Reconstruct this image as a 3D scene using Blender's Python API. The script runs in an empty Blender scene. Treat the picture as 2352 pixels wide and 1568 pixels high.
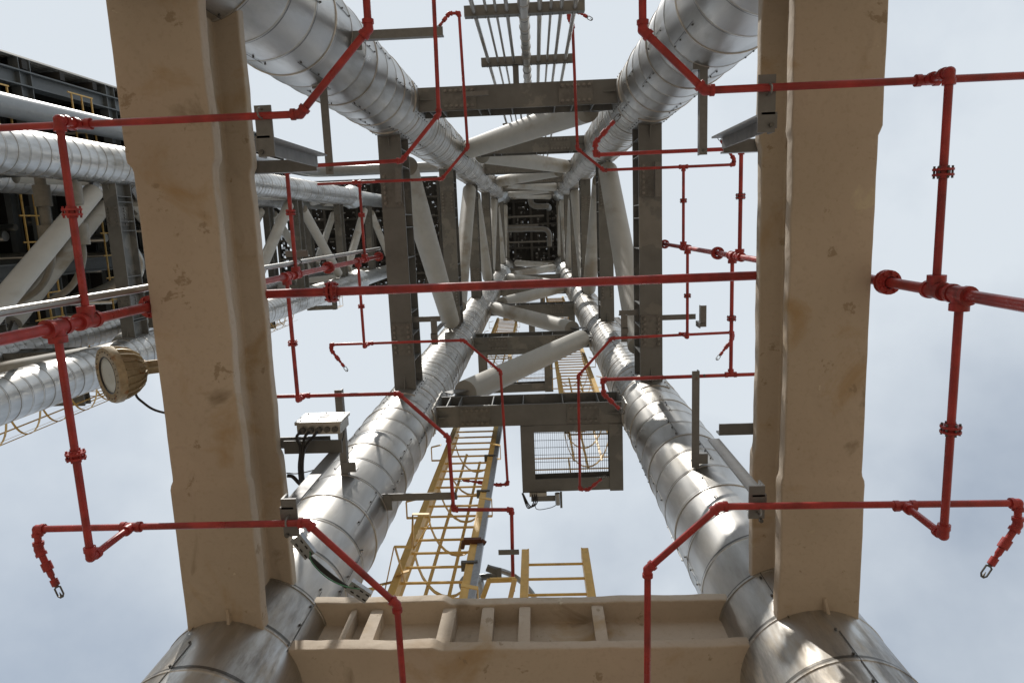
import bpy, bmesh, math, random
from mathutils import Vector, Matrix, noise
sc = bpy.context.scene
C = bpy.data.collections.new("plant"); sc.collection.children.link(C)
rad = math.radians
# ------------------------------------------------------------------ camera
S = 10.0            # metres per layout unit (height of the first dark beam level above the lens)
CAMZ = 1.6          # lens height above the ground
CX, CY, F = 1176.0, 784.0, 1600.0
def _axes():
    up = Vector((1229.5-CX, 510-CY, F)).normalized()
    r = Vector((math.cos(-.0397), math.sin(-.0397), 0))
    X = (r-up*r.dot(up)).normalized()
    return X, up.cross(X), up
AX, AY, AZ = _axes()
right = Vector((AX.x, AY.x, AZ.x)); down = Vector((AX.y, AY.y, AZ.y)); fwd = Vector((AX.z, AY.z, AZ.z))
cam_d = bpy.data.cameras.new("camera"); cam = bpy.data.objects.new("camera", cam_d); sc.collection.objects.link(cam)
M = Matrix((right, -down, -fwd)).transposed().to_4x4(); M.translation = Vector((0, 0, CAMZ))
cam.matrix_world = M
cam_d.sensor_width = 36; cam_d.lens = 36*F/2352; cam_d.clip_start = .05; cam_d.clip_end = 3000
sc.camera = cam
def P(px, py, z):
    """survey: plan position (layout units) of a feature of known height z"""
    v = Vector((px-CX, py-CY, F)); x, y, w = AX.dot(v), AY.dot(v), AZ.dot(v)
    return Vector((x/w*z, y/w*z, z))
# ------------------------------------------------------------------ light
SUN_EL, SUN_AZ = 52.0, math.atan2(-1.0, -0.42)     # sun stands beyond the top edge of the picture, a little left
w = bpy.data.worlds.new("World"); sc.world = w; w.use_nodes = True
nt = w.node_tree; N = nt.nodes; L = nt.links; N.clear()
out = N.new('ShaderNodeOutputWorld'); bg = N.new('ShaderNodeBackground'); sky = N.new('ShaderNodeTexSky')
sky.sky_type = 'NISHITA'; sky.sun_disc = False; sky.sun_elevation = rad(SUN_EL)
sky.sun_rotation = math.pi/2 - SUN_AZ; sky.air_density = 1.6; sky.dust_density = 1.2; sky.ozone_density = 1.5
tc = N.new('ShaderNodeTexCoord'); mp = N.new('ShaderNodeMapping'); mp.inputs['Scale'].default_value = (1, 1, 1); mp.inputs['Location'].default_value = (7.7, 3.3, 4)
ns = N.new('ShaderNodeTexNoise'); ns.inputs['Scale'].default_value = 2.3; ns.inputs['Detail'].default_value = 7; ns.inputs['Roughness'].default_value = .52
cr = N.new('ShaderNodeValToRGB'); cr.color_ramp.elements[0].position = .36; cr.color_ramp.elements[0].color = (0,0,0,1)
cr.color_ramp.elements[1].position = .66; cr.color_ramp.elements[1].color = (1,1,1,1)
mx = N.new('ShaderNodeMix'); mx.data_type = 'RGBA'; mx.inputs[7].default_value = (7.15, 7.75, 8.35, 1)
L.new(tc.outputs['Generated'], mp.inputs['Vector']); L.new(mp.outputs[0], ns.inputs['Vector']); L.new(ns.outputs[0], cr.inputs[0])

SUNV = (math.cos(SUN_AZ)*math.cos(rad(SUN_EL)), math.sin(SUN_AZ)*math.cos(rad(SUN_EL)), math.sin(rad(SUN_EL)))
dt = N.new('ShaderNodeVectorMath'); dt.operation = 'DOT_PRODUCT'; dt.inputs[1].default_value = SUNV; L.new(tc.outputs['Generated'], dt.inputs[0])
hz = N.new('ShaderNodeMapRange'); hz.inputs[1].default_value = .30; hz.inputs[2].default_value = .84; hz.inputs[3].default_value = .36; hz.inputs[4].default_value = .92; L.new(dt.outputs['Value'], hz.inputs[0])   # thin haze thickens round the sun
mm = N.new('ShaderNodeMath'); mm.operation = 'MULTIPLY_ADD'; mm.inputs[1].default_value = .46; L.new(cr.outputs[0], mm.inputs[0]); L.new(hz.outputs[0], mm.inputs[2])
mm.use_clamp = True; L.new(mm.outputs[0], mx.inputs[0]); L.new(sky.outputs[0], mx.inputs[6]); L.new(mx.outputs[2], bg.inputs[0])
bg.inputs[1].default_value = .10; L.new(bg.outputs[0], out.inputs[0])
sd = bpy.data.lights.new("sun", 'SUN'); sd.energy = 3.6; sd.angle = rad(.6); sd.color = (1, .955, .89)
sun = bpy.data.objects.new("sun", sd); sc.collection.objects.link(sun)
sdir = Vector((math.cos(SUN_AZ)*math.cos(rad(SUN_EL)), math.sin(SUN_AZ)*math.cos(rad(SUN_EL)), math.sin(rad(SUN_EL))))
sun.rotation_euler = sdir.to_track_quat('Z', 'Y').to_euler(); sun.location = (0, 0, 90)
vs = sc.view_settings; vs.view_transform = 'Standard'; vs.look = 'None'; vs.exposure = 0.0; vs.gamma = 1; vs.use_curve_mapping = False
sc.cycles.max_bounces = 8; sc.cycles.diffuse_bounces = 4; sc.cycles.glossy_bounces = 4
# ------------------------------------------------------------------ materials
def mat(name, col, rough=.5, metal=0.0, var=.0, vscale=3.0, col2=None, thr=(.45,.6), bump=0.0, bscale=30.0, rvar=0.0, stretch=(1,1,1), dist=.01, spec=.5):
    m = bpy.data.materials.new(name); m.use_nodes = True; t = m.node_tree; n = t.nodes; l = t.links
    b = n['Principled BSDF']; b.inputs['Base Color'].default_value = (*col, 1); b.inputs['Roughness'].default_value = rough; b.inputs['Metallic'].default_value = metal
    b.inputs['Specular IOR Level'].default_value = spec
    g = n.new('ShaderNodeNewGeometry'); mpn = n.new('ShaderNodeMapping'); mpn.inputs['Scale'].default_value = stretch
    l.new(g.outputs['Position'], mpn.inputs['Vector'])
    colsock = None
    if col2:
        a = n.new('ShaderNodeTexNoise'); a.inputs['Scale'].default_value = vscale; a.inputs['Detail'].default_value = 8; a.inputs['Roughness'].default_value = .6
        l.new(mpn.outputs[0], a.inputs['Vector'])
        r = n.new('ShaderNodeMapRange'); r.inputs[1].default_value = thr[0]; r.inputs[2].default_value = thr[1]; l.new(a.outputs[0], r.inputs[0])
        x = n.new('ShaderNodeMix'); x.data_type = 'RGBA'; x.inputs[6].default_value = (*col, 1); x.inputs[7].default_value = (*col2, 1)
        l.new(r.outputs[0], x.inputs[0]); colsock = x.outputs[2]
    if var:
        a = n.new('ShaderNodeTexNoise'); a.inputs['Scale'].default_value = vscale*2.7; a.inputs['Detail'].default_value = 10; a.inputs['Roughness'].default_value = .65
        l.new(mpn.outputs[0], a.inputs['Vector'])
        r = n.new('ShaderNodeMapRange'); r.inputs[1].default_value = .25; r.inputs[2].default_value = .75; r.inputs[3].default_value = 1-var; r.inputs[4].default_value = 1+var
        l.new(a.outputs[0], r.inputs[0])
        x = n.new('ShaderNodeVectorMath'); x.operation = 'SCALE'; l.new(r.outputs[0], x.inputs['Scale'])
        if colsock: l.new(colsock, x.inputs[0])
        else: x.inputs[0].default_value = col
        colsock = x.outputs[0]
    if colsock: l.new(colsock, b.inputs['Base Color'])
    if rvar:
        a = n.new('ShaderNodeTexNoise'); a.inputs['Scale'].default_value = vscale*1.6; a.inputs['Detail'].default_value = 6; l.new(mpn.outputs[0], a.inputs['Vector'])
        r = n.new('ShaderNodeMapRange'); r.inputs[1].default_value = .3; r.inputs[2].default_value = .7; r.inputs[3].default_value = rough-rvar; r.inputs[4].default_value = rough+rvar
        l.new(a.outputs[0], r.inputs[0]); l.new(r.outputs[0], b.inputs['Roughness'])
    if bump:
        a = n.new('ShaderNodeTexNoise'); a.inputs['Scale'].default_value = bscale; a.inputs['Detail'].default_value = 4; l.new(mpn.outputs[0], a.inputs['Vector'])
        u = n.new('ShaderNodeBump'); u.inputs['Strength'].default_value = bump; u.inputs['Distance'].default_value = dist; l.new(a.outputs[0], u.inputs['Height']); l.new(u.outputs[0], b.inputs['Normal'])
    return m
def clad_mat(name, base, stain, amount, seam):
    m = bpy.data.materials.new(name); m.use_nodes = True; t = m.node_tree; n = t.nodes; l = t.links; b = n['Principled BSDF']
    b.inputs['Metallic'].default_value = 1.0
    g = n.new('ShaderNodeNewGeometry')
    sx = n.new('ShaderNodeSeparateXYZ'); l.new(g.outputs['Position'], sx.inputs[0])
    mpn = n.new('ShaderNodeMapping'); mpn.inputs['Scale'].default_value = (1, 1, .22); l.new(g.outputs['Position'], mpn.inputs['Vector'])
    def noi(scale, det, src, ro=.6):
        a = n.new('ShaderNodeTexNoise'); a.inputs['Scale'].default_value = scale; a.inputs['Detail'].default_value = det; a.inputs['Roughness'].default_value = ro; l.new(src, a.inputs['Vector']); return a.outputs[0]
    def rng(s, a0, a1, b0, b1):
        r = n.new('ShaderNodeMapRange'); r.inputs[1].default_value = a0; r.inputs[2].default_value = a1; r.inputs[3].default_value = b0; r.inputs[4].default_value = b1; l.new(s, r.inputs[0]); return r.outputs[0]
    def mth(op, a, bb):
        q = n.new('ShaderNodeMath'); q.operation = op
        for i, v in ((0, a), (1, bb)):
            if isinstance(v, (int, float)): q.inputs[i].default_value = v
            else: l.new(v, q.inputs[i])
        return q.outputs[0]
    # each sheet of cladding has its own slightly different tone
    sheet = mth('FLOOR', mth('DIVIDE', mth('SUBTRACT', sx.outputs[2], CAMZ), seam*5), 0)
    wn = n.new('ShaderNodeTexWhiteNoise'); wn.noise_dimensions = '1D'; l.new(sheet, wn.inputs['W'])
    x = n.new('ShaderNodeMix'); x.data_type = 'RGBA'; x.inputs[6].default_value = (*base, 1); x.inputs[7].default_value = (*stain, 1)
    f = rng(noi(3.2, 9, mpn.outputs[0]), .60-amount*.3, .85-amount*.3, 0, .85); l.new(f, x.inputs[0])
    dirt = mth('MULTIPLY', rng(sx.outputs[2], 5.35, 6.5, 1, 0), rng(noi(4.5, 8, mpn.outputs[0], .65), .42, .58, 0, .8)); f = mth('MAXIMUM', f, dirt); l.new(f, x.inputs[0])
    l.new(mth('SUBTRACT', 1.0, mth('MULTIPLY', dirt, .85)), b.inputs['Metallic'])
    x2 = n.new('ShaderNodeMix'); x2.data_type = 'RGBA'; l.new(dirt, x2.inputs[0]); l.new(x.outputs[2], x2.inputs[6]); y2 = n.new('ShaderNodeMix'); y2.data_type = 'RGBA'; y2.inputs[6].default_value = (.13,.13,.135,1); y2.inputs[7].default_value = (.42,.37,.30,1); l.new(rng(noi(6, 8, mpn.outputs[0], .7), .42, .56, 0, 1), y2.inputs[0]); l.new(y2.outputs[2], x2.inputs[7])
    sc1 = n.new('ShaderNodeVectorMath'); sc1.operation = 'SCALE'; l.new(x2.outputs[2], sc1.inputs[0])
    tone = mth('MULTIPLY', rng(wn.outputs[0], 0, 1, .84, 1.04), rng(noi(7, 8, mpn.outputs[0]), .3, .7, .86, 1.06))
    # grime line that settles along every band (wide courses low down, narrow ones above)
    zrel = mth('SUBTRACT', sx.outputs[2], CAMZ-1.6)
    lo = mth('FRACT', mth('DIVIDE', zrel, .5), 0); hi = mth('FRACT', mth('DIVIDE', mth('SUBTRACT', zrel, 11.5), .3), 0)
    def line(f_, cst, hw): return mth('LESS_THAN', mth('ABSOLUTE', mth('SUBTRACT', f_, cst), 0), hw)
    sel = mth('LESS_THAN', zrel, 11.49)
    ln = mth('ADD', mth('MULTIPLY', line(lo, .095, .030), sel), mth('MULTIPLY', mth('MULTIPLY', line(hi, .155, .035), .7), mth('SUBTRACT', 1.0, sel)))
    tone = mth('MULTIPLY', tone, mth('SUBTRACT', 1.0, mth('MULTIPLY', ln, .68)))
    l.new(tone, sc1.inputs['Scale']); l.new(sc1.outputs[0], b.inputs['Base Color'])
    l.new(mth('ADD', rng(noi(2.4, 6, mpn.outputs[0]), .3, .7, .27, .44), mth('MULTIPLY', f, .2)), b.inputs['Roughness'])
    bp = n.new('ShaderNodeBump'); bp.inputs['Strength'].default_value = .42; bp.inputs['Distance'].default_value = .012
    l.new(mth('ADD', noi(2.2, 1, g.outputs['Position'], .4), mth('MULTIPLY', noi(9, 1, mpn.outputs[0]), .08)), bp.inputs['Height']); l.new(bp.outputs[0], b.inputs['Normal'])
    return m
m_clad = clad_mat('aluminium_cladding', (.51, .505, .49), (.27, .245, .20), .34, .3)
m_clad2 = mat('dull_cladding', (.46, .46, .44), .42, 1, var=.12, vscale=4, rvar=.1)
m_steel = mat('grey_painted_steel', (.150, .158, .160), .55, var=.2, vscale=1.1, col2=(.20, .205, .20), thr=(.55, .57), rvar=.1)
m_steel_light = mat('grey_bracket_paint', (.17, .175, .178), .45, var=.15, vscale=9, col2=(.16, .07, .035), thr=(.66, .74), rvar=.1)
m_splice = mat('splice_plate_paint', (.165, .168, .165), .5, var=.2, vscale=6, col2=(.13,.132,.132), thr=(.5,.6))
m_brace = mat('pale_brace_paint', (.40, .395, .365), .6, var=.12, vscale=.9, col2=(.27, .235, .18), thr=(.54, .66), bump=.2, bscale=6, stretch=(1, 1, .35))
m_red = mat('red_pipe_paint', (.40, .040, .036), .36, var=.35, vscale=3.5, col2=(.27, .030, .030), thr=(.42, .62), rvar=.12, bump=.15, bscale=60, dist=.003)
m_red_d = mat('red_fitting_paint', (.36, .034, .032), .42, var=.35, vscale=9, col2=(.17, .03, .03), thr=(.54, .68), bump=.2, bscale=60, dist=.003)
m_bolt = mat('dark_bolt_steel', (.13, .13, .125), .45, .6, var=.3, vscale=20)
m_yel = mat('yellow_paint', (.68, .45, .14), .45, var=.15, vscale=5, col2=(.42, .22, .05), thr=(.60, .72))
m_galv = mat('galvanised_steel', (.36, .38, .40), .42, .8, var=.2, vscale=12)
m_pipe = mat('bare_grey_pipe', (.38, .38, .37), .34, .75, var=.14, vscale=4, col2=(.30, .27, .22), thr=(.55, .7), stretch=(1, 1, .3))
m_deckpipe = mat('dull_deck_pipe', (.15, .155, .155), .5, var=.2, vscale=2)
m_bluegrey = mat('blue_grey_pipe_paint', (.27, .30, .33), .30, var=.12, vscale=2)
m_hexbolt = mat('galvanised_hex_bolt', (.24, .24, .235), .4, .6, var=.3, vscale=20)
m_dark = mat('dark_structure_paint', (.055, .058, .06), .6, var=.25, vscale=2)
m_bluesteel = mat('blue_grey_steel', (.13, .15, .165), .5, var=.15, vscale=2)
m_hose = mat('dull_sleeve_grey', (.21, .20, .175), .6, var=.2, vscale=3)
m_black = mat('black_grating', (.035, .036, .037), .8)  # one even near-black for deck plates, floor plates, girts and back screen
m_cable = mat('black_cable', (.02, .02, .022), .4)
m_green = mat('green_earth_wire', (.05, .2, .1), .5)
m_grate = mat('grating_steel', (.10, .10, .10), .5, .4)
m_tanmetal = mat('tan_cast_housing', (.37, .31, .21), .48, .3, var=.25, vscale=14, col2=(.25, .12, .04), thr=(.57, .66))
m_stainless = mat('stainless_sheet', (.45, .45, .43), .4, 1, var=.1, vscale=8)
m_sheet = mat('corrugated_sheet', (.20, .20, .19), .5, .3, var=.2, vscale=2)
m_rust = mat('brown_rusty_clamp', (.12, .05, .03), .6, .3, var=.3, vscale=30)
m_ground = mat('concrete_ground', (.31, .245, .175), .85, var=.15, vscale=.4, col2=(.265, .208, .148), thr=(.4, .6), bump=.3, bscale=8)
def tan_mat():
    m = bpy.data.materials.new('tan_fireproofing'); m.use_nodes = True; t = m.node_tree; n = t.nodes; l = t.links; b = n['Principled BSDF']
    b.inputs['Roughness'].default_value = .78; b.inputs['Specular IOR Level'].default_value = .3
    g = n.new('ShaderNodeNewGeometry')
    def noi(scale, det, dis=0.0, ro=.55, off=0):
        mm = n.new('ShaderNodeMapping'); mm.inputs['Location'].default_value = (off, off*.7, off*.3); l.new(g.outputs['Position'], mm.inputs['Vector'])
        a = n.new('ShaderNodeTexNoise'); a.inputs['Scale'].default_value = scale; a.inputs['Detail'].default_value = det; a.inputs['Distortion'].default_value = dis; a.inputs['Roughness'].default_value = ro; l.new(mm.outputs[0], a.inputs['Vector']); return a.outputs[0]
    def rng(s, a0, a1, b0=0, b1=1):
        r = n.new('ShaderNodeMapRange'); r.inputs[1].default_value = a0; r.inputs[2].default_value = a1; r.inputs[3].default_value = b0; r.inputs[4].default_value = b1; l.new(s, r.inputs[0]); return r.outputs[0]
    def mix(f, a, c):
        x = n.new('ShaderNodeMix'); x.data_type = 'RGBA'
        l.new(f, x.inputs[0])
        for i, v in ((6, a), (7, c)):
            if isinstance(v, tuple): x.inputs[i].default_value = (*v, 1)
            else: l.new(v, x.inputs[i])
        return x.outputs[2]
    c = mix(rng(noi(.9, 5), .35, .65), (.52, .445, .36), (.45, .385, .305))
    c = mix(rng(noi(2.2, 8, .6, off=4), .57, .72), c, (.40, .29, .17))           # ochre bleed
    c = mix(rng(noi(1.7, 9, 1.0, off=9), .64, .74), c, (.24, .19, .13))          # dark damp stains
    c = mix(rng(noi(3.1, 9, .8, off=17), .70, .74), c, (.55, .49, .37))          # bare pale patches
    # fine speckle, sooty runs and small chipped pale spots
    c = mix(rng(noi(38, 3, off=5), .54, .68, 0, .2), c, (.33, .26, .18))
    c = mix(rng(noi(5.2, 9, .3, .7, off=51), .615, .65, 0, .8), c, (.30, .235, .16))
    c = mix(rng(noi(7.5, 6, .2, .6, off=77), .715, .725, 0, .9), c, (.60, .55, .45))
    l.new(c, b.inputs['Base Color'])
    # trowel ridges: contour lines of a distorted noise
    a = noi(4.6, 1.0, 1.6, .4, 3); rp = a
    msk = rng(noi(1.3, 2, off=30), .40, .62, .15, 1)
    q2 = n.new('ShaderNodeMath'); q2.operation = 'MULTIPLY'; l.new(rp, q2.inputs[0]); l.new(msk, q2.inputs[1])
    q3 = n.new('ShaderNodeMath'); q3.operation = 'ADD'; l.new(q2.outputs[0], q3.inputs[0])
    q4 = n.new('ShaderNodeMath'); q4.operation = 'MULTIPLY'; l.new(noi(9, 6), q4.inputs[0]); q4.inputs[1].default_value = .5; l.new(q4.outputs[0], q3.inputs[1])
    u = n.new('ShaderNodeBump'); u.inputs['Strength'].default_value = .7; u.inputs['Distance'].default_value = .022; l.new(q3.outputs[0], u.inputs['Height']); l.new(u.outputs[0], b.inputs['Normal'])
    return m
m_tan = tan_mat()
m_glass = mat('lamp_glass', (.55, .60, .60), .08, spec=.8)
# ------------------------------------------------------------------ helpers (all shapes are given in layout units)
WL = {}
def W3(v): return Vector((v[0]*S, v[1]*S, v[2]*S+CAMZ))
class MB:
    def __init__(s): s.v = []; s.f = []; s.m = []; s.mi = 0
    def add(s, vs, fs):
        o = len(s.v); s.v += [Vector(v) for v in vs]; s.f += [tuple(i+o for i in f) for f in fs]; s.m += [s.mi]*len(fs); return s
    def box(s, a, b):
        x0, y0, z0 = a; x1, y1, z1 = b
        return s.add([(x0,y0,z0),(x1,y0,z0),(x1,y1,z0),(x0,y1,z0),(x0,y0,z1),(x1,y0,z1),(x1,y1,z1),(x0,y1,z1)],
                     [(3,2,1,0),(4,5,6,7),(0,1,5,4),(1,2,6,5),(2,3,7,6),(3,0,4,7)])
    def ext(s, prof, p0, p1, up=(0,0,1), seg=1, fn=None, cap=True):
        p0 = Vector(p0); p1 = Vector(p1); d = (p1-p0); ln = d.length; d.normalize(); u = Vector(up); u = (u-d*u.dot(d)).normalized(); v = d.cross(u)
        vs = []; k = len(prof)
        for i in range(seg+1):
            t = i/seg; c = p0+(p1-p0)*t
            for (a, b) in prof:
                q = c+v*a+u*b
                if fn: q = fn(q, t, a, b)
                vs.append(q)
        fs = [(i*k+j, i*k+(j+1) % k, (i+1)*k+(j+1) % k, (i+1)*k+j) for i in range(seg) for j in range(k)]
        if cap: fs += [tuple(range(k))[::-1], tuple(seg*k+j for j in range(k))]
        return s.add(vs, fs)
    def bar(s, p0, p1, w, h=None, up=(0,0,1)):
        h = h or w; return s.ext([(-w/2,-h/2),(w/2,-h/2),(w/2,h/2),(-w/2,h/2)], p0, p1, up)
    def cyl(s, p0, p1, r, n=12, r2=None, cap=True):
        p0 = Vector(p0); p1 = Vector(p1); d = (p1-p0).normalized(); u = d.orthogonal().normalized(); v = d.cross(u); r2 = r if r2 is None else r2
        vs = [c+(u*math.cos(2*math.pi*j/n)+v*math.sin(2*math.pi*j/n))*q for c, q in ((p0, r), (p1, r2)) for j in range(n)]
        fs = [(j, (j+1) % n, n+(j+1) % n, n+j) for j in range(n)]
        if cap: fs += [tuple(range(n))[::-1], tuple(range(n, 2*n))]
        return s.add(vs, fs)
    def tube(s, pts, r, n=10, cap=True):
        pts = [Vector(p) for p in pts]; vs = []; K = len(pts); prev = None
        for i, p in enumerate(pts):
            d1 = (p-pts[i-1]).normalized() if i else None; d2 = (pts[i+1]-p).normalized() if i < K-1 else None
            d = (d1+d2).normalized() if d1 and d2 else (d1 or d2)
            if prev is None: u = d.orthogonal().normalized()
            else: u = (prev-d*prev.dot(d)).normalized()
            prev = u; v = d.cross(u); k = 1.0
            if d1 and d2:
                cs = max(.5, d.dot(d1)); k = 1/cs
                ax = (d2-d1)
                ax = (ax-d*ax.dot(d)); ax = ax.normalized() if ax.length > 1e-6 else None
            else: ax = None
            for j in range(n):
                q = (u*math.cos(2*math.pi*j/n)+v*math.sin(2*math.pi*j/n))*r
                if ax: q += ax*(q.dot(ax))*(k-1)
                vs.append(p+q)
        fs = [(i*n+j, i*n+(j+1) % n, (i+1)*n+(j+1) % n, (i+1)*n+j) for i in range(K-1) for j in range(n)]
        if cap: fs += [tuple(range(n))[::-1], tuple((K-1)*n+j for j in range(n))]
        return s.add(vs, fs)
    def lathe(s, prof, base, axis=(0,0,1), n=24, cap=True):
        d = Vector(axis).normalized(); u = d.orthogonal().normalized(); v = d.cross(u); base = Vector(base); K = len(prof)
        vs = [base+d*z+(u*math.cos(2*math.pi*j/n)+v*math.sin(2*math.pi*j/n))*r for (r, z) in prof for j in range(n)]
        fs = [(i*n+j, i*n+(j+1) % n, (i+1)*n+(j+1) % n, (i+1)*n+j) for i in range(K-1) for j in range(n)]
        if cap: fs += [tuple(range(n))[::-1], tuple((K-1)*n+j for j in range(n))]
        return s.add(vs, fs)
    def sph(s, c, r, n=12):
        pr = [(r*math.sin(math.pi*i/(n//2)) if 0 < i < n//2 else r*.02, -r*math.cos(math.pi*i/(n//2))) for i in range(n//2+1)]
        return s.lathe(pr, c, n=n)
    def build(s, name, m, parent=None, smooth=35, label=None):
        base = WL[parent] if parent is not None else (W3(s.v[0]) if s.v else Vector())
        me = bpy.data.meshes.new(name); me.from_pydata([W3(v)-base for v in s.v], [], s.f)
        for q in (m if isinstance(m, (list, tuple)) else [m]): me.materials.append(q)
        if any(s.m): me.polygons.foreach_set('material_index', s.m)
        bm = bmesh.new(); bm.from_mesh(me); bmesh.ops.recalc_face_normals(bm, faces=bm.faces); bm.to_mesh(me); bm.free()
        me.shade_smooth(); me.set_sharp_from_angle(angle=rad(smooth))
        o = bpy.data.objects.new(name, me); C.objects.link(o); WL[o] = base
        if parent is not None: o.parent = parent
        else: o.location = base
        if label: o['label'] = label
        return o
def thing(name, label, cat, loc, group=None):
    o = bpy.data.objects.new(name, None); C.objects.link(o); o.empty_display_size = .2
    o.location = W3(loc); WL[o] = W3(loc); o['label'] = label; o['category'] = cat
    if group: o['group'] = group
    return o
def tag(o, label=None, cat=None, group=None, kind=None):
    for k, v in (('label', label), ('category', cat), ('group', group), ('kind', kind)):
        if v: o[k] = v
    return o
def dup(o, dx, label=None, group=None, parent=None, skip=()):
    c = o.copy(); C.objects.link(c); WL[c] = WL.get(o, Vector())+Vector(dx)*S
    if parent is not None: c.parent = parent
    else: c.location = o.location+Vector(dx)*S
    if label: c['label'] = label
    if group: c['group'] = group
    for ch in list(o.children):
        if ch.name.split('.')[0] in skip: continue
        dup(ch, dx, parent=c, skip=skip)
    return c
def hprof(w_, d_, tf, tw):      # H section, bottom flange underside at b = 0
    h = w_/2; t = tw/2
    return [(-h,0),(h,0),(h,tf),(t,tf),(t,d_-tf),(h,d_-tf),(h,d_),(-h,d_),(-h,d_-tf),(-t,d_-tf),(-t,tf),(-h,tf)]
def rounded(prof, r, k=3):
    out_ = []; n = len(prof)
    for i in range(n):
        p = Vector(prof[i]); a = Vector(prof[i-1]); b = Vector(prof[(i+1) % n])
        da = (a-p); db = (b-p); rr = min(r, da.length*.45, db.length*.45); q0 = p+da.normalized()*rr; q1 = p+db.normalized()*rr
        for j in range(k+1):
            t = j/k; out_.append(tuple(q0*(1-t)**2+p*2*t*(1-t)+q1*t*t))
    return out_
LPROF = lambda w_, t: [(0,0),(w_,0),(w_,t),(t,t),(t,w_),(0,w_)]
# ------------------------------------------------------------------ ground
g = MB(); g.box((-140, -140, -.17), (140, 140, -.16)); go = g.build('ground', m_ground); tag(go, 'pale concrete plant ground far below the camera frame', 'ground', kind='structure')
# ------------------------------------------------------------------ tower
XL, XR, YB, YF, LR = -.2003, .162, -.172, .281, .0452
LEV = [.391]+[1+.629*i for i in range(7)]
TX = -1.152          # offset of the twin tower
HW, HD, HT = .0322, .062, .0028
tower = thing('steel_tower', 'steel tower straight overhead on four silver clad legs', 'tower', (0, 0, -.16), 'twin steel towers')
legs = {}
def make_leg():
    mb = MB(); prof = []; z = -.16; k = 0
    while z < 3.84:
        zz = z; st_ = .05 if z < .98 else .03; lap = (k % 3 == 0); e = .0004 if lap else 0
        base = LR + (.0004 if (k//3) % 2 else 0)
        prof += [(base, zz), (base+.0002, zz+.0012), (base+.0006+e, zz+.0014), (base+.0006+e, zz+.0036), (base+.0001, zz+.0039), (base, zz+.0045)]
        z += st_; k += 1
    prof += [(LR, 3.9)]
    mb.lathe(prof, (0,0,0), n=56)
    return mb
leg_mb = make_leg()
def leg_at(x, y, first=None):
    if first is None:
        leg_mb2 = MB(); leg_mb2.v = [v+Vector((x, y, 0)) for v in leg_mb.v]; leg_mb2.f = leg_mb.f; leg_mb2.m = leg_mb.m
        o = leg_mb2.build('leg', m_clad, tower, 60)
    c = MB(); c.lathe([(LR*1.0,3.76),(LR*1.34,3.80),(LR*1.34,3.845),(LR*1.28,3.845),(LR*.90,3.87),(LR*.90,4.82)], (x,y,0), n=40); c.build('collar', m_clad2, o)
    # screw rows and lap seams on the side that faces the shaft
    s = MB(); rnd = random.Random(int((x+2)*1000+y*77)); inward = math.atan2(.05-y, -.02-x)
    for i in range(0, 44):
        z0 = -.16+.09*i
        for a in ((inward+.55+.12*(i % 2), inward-.75-.1*(i % 2)) if i % 2 else (inward+.3, inward-1.15)):
            a += rnd.uniform(-.08, .08); rr = LR+.0008
            for q in range(4):
                p = Vector((x+math.cos(a)*rr, y+math.sin(a)*rr, z0+.012+q*.0225)); n_ = Vector((math.cos(a), math.sin(a), 0))
                s.cyl(p-n_*.001, p+n_*.0007, .0008, 6)
            t_ = Vector((-math.sin(a), math.cos(a), 0)); p = Vector((x+math.cos(a)*rr, y+math.sin(a)*rr, 0))+t_*.0016
            s.bar(p+Vector((0,0,z0+.008)), p+Vector((0,0,z0+.078)), .0003, .0005, up=t_)
    s.build('screw_row', m_bolt, o)
    # wrapped cladding patches where beams meet the leg
    for zl in LEV[1:6]:
        for a in ((0 if x < 0 else math.pi), (math.pi/2 if y < 0 else -math.pi/2)):
            pt = MB(); r0 = LR+.0018; n_ = 14; h = .43+.06*rnd.random(); z0 = zl-.03; z1 = zl+.085
            vs = [(x+math.cos(a-h+2*h*j/n_)*q, y+math.sin(a-h+2*h*j/n_)*q, zz) for zz in (z0, z1) for q in (r0, r0-.004) for j in range(n_+1)]
            K = n_+1; fs = []
            for j in range(n_):
                fs += [(j, j+1, 2*K+j+1, 2*K+j), (j, K+j, K+j+1, j+1), (2*K+j, 2*K+j+1, 3*K+j+1, 3*K+j)]
            fs += [(0, 2*K, 3*K, K), (n_, K+n_, 3*K+n_, 2*K+n_)]
            pt.mi = 0; pt.add(vs, fs); pt.mi = 1
            for sgn in (-1, 1):
                for q in range(6):
                    aa = a+sgn*(h-.05); zq = z0+.01+q*(z1-z0-.02)/5; n2 = Vector((math.cos(aa), math.sin(aa), 0)); p = Vector((x, y, zq))+n2*r0
                    pt.cyl(p, p+n2*.0009, .001, 6)
            pt.build('cladding_patch', [m_clad, m_bolt], o, 50)
    return o
for (x, y) in ((XL, YB), (XR, YB), (XR, YF), (XL, YF)): legs[(x, y)] = leg_at(x, y)
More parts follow.
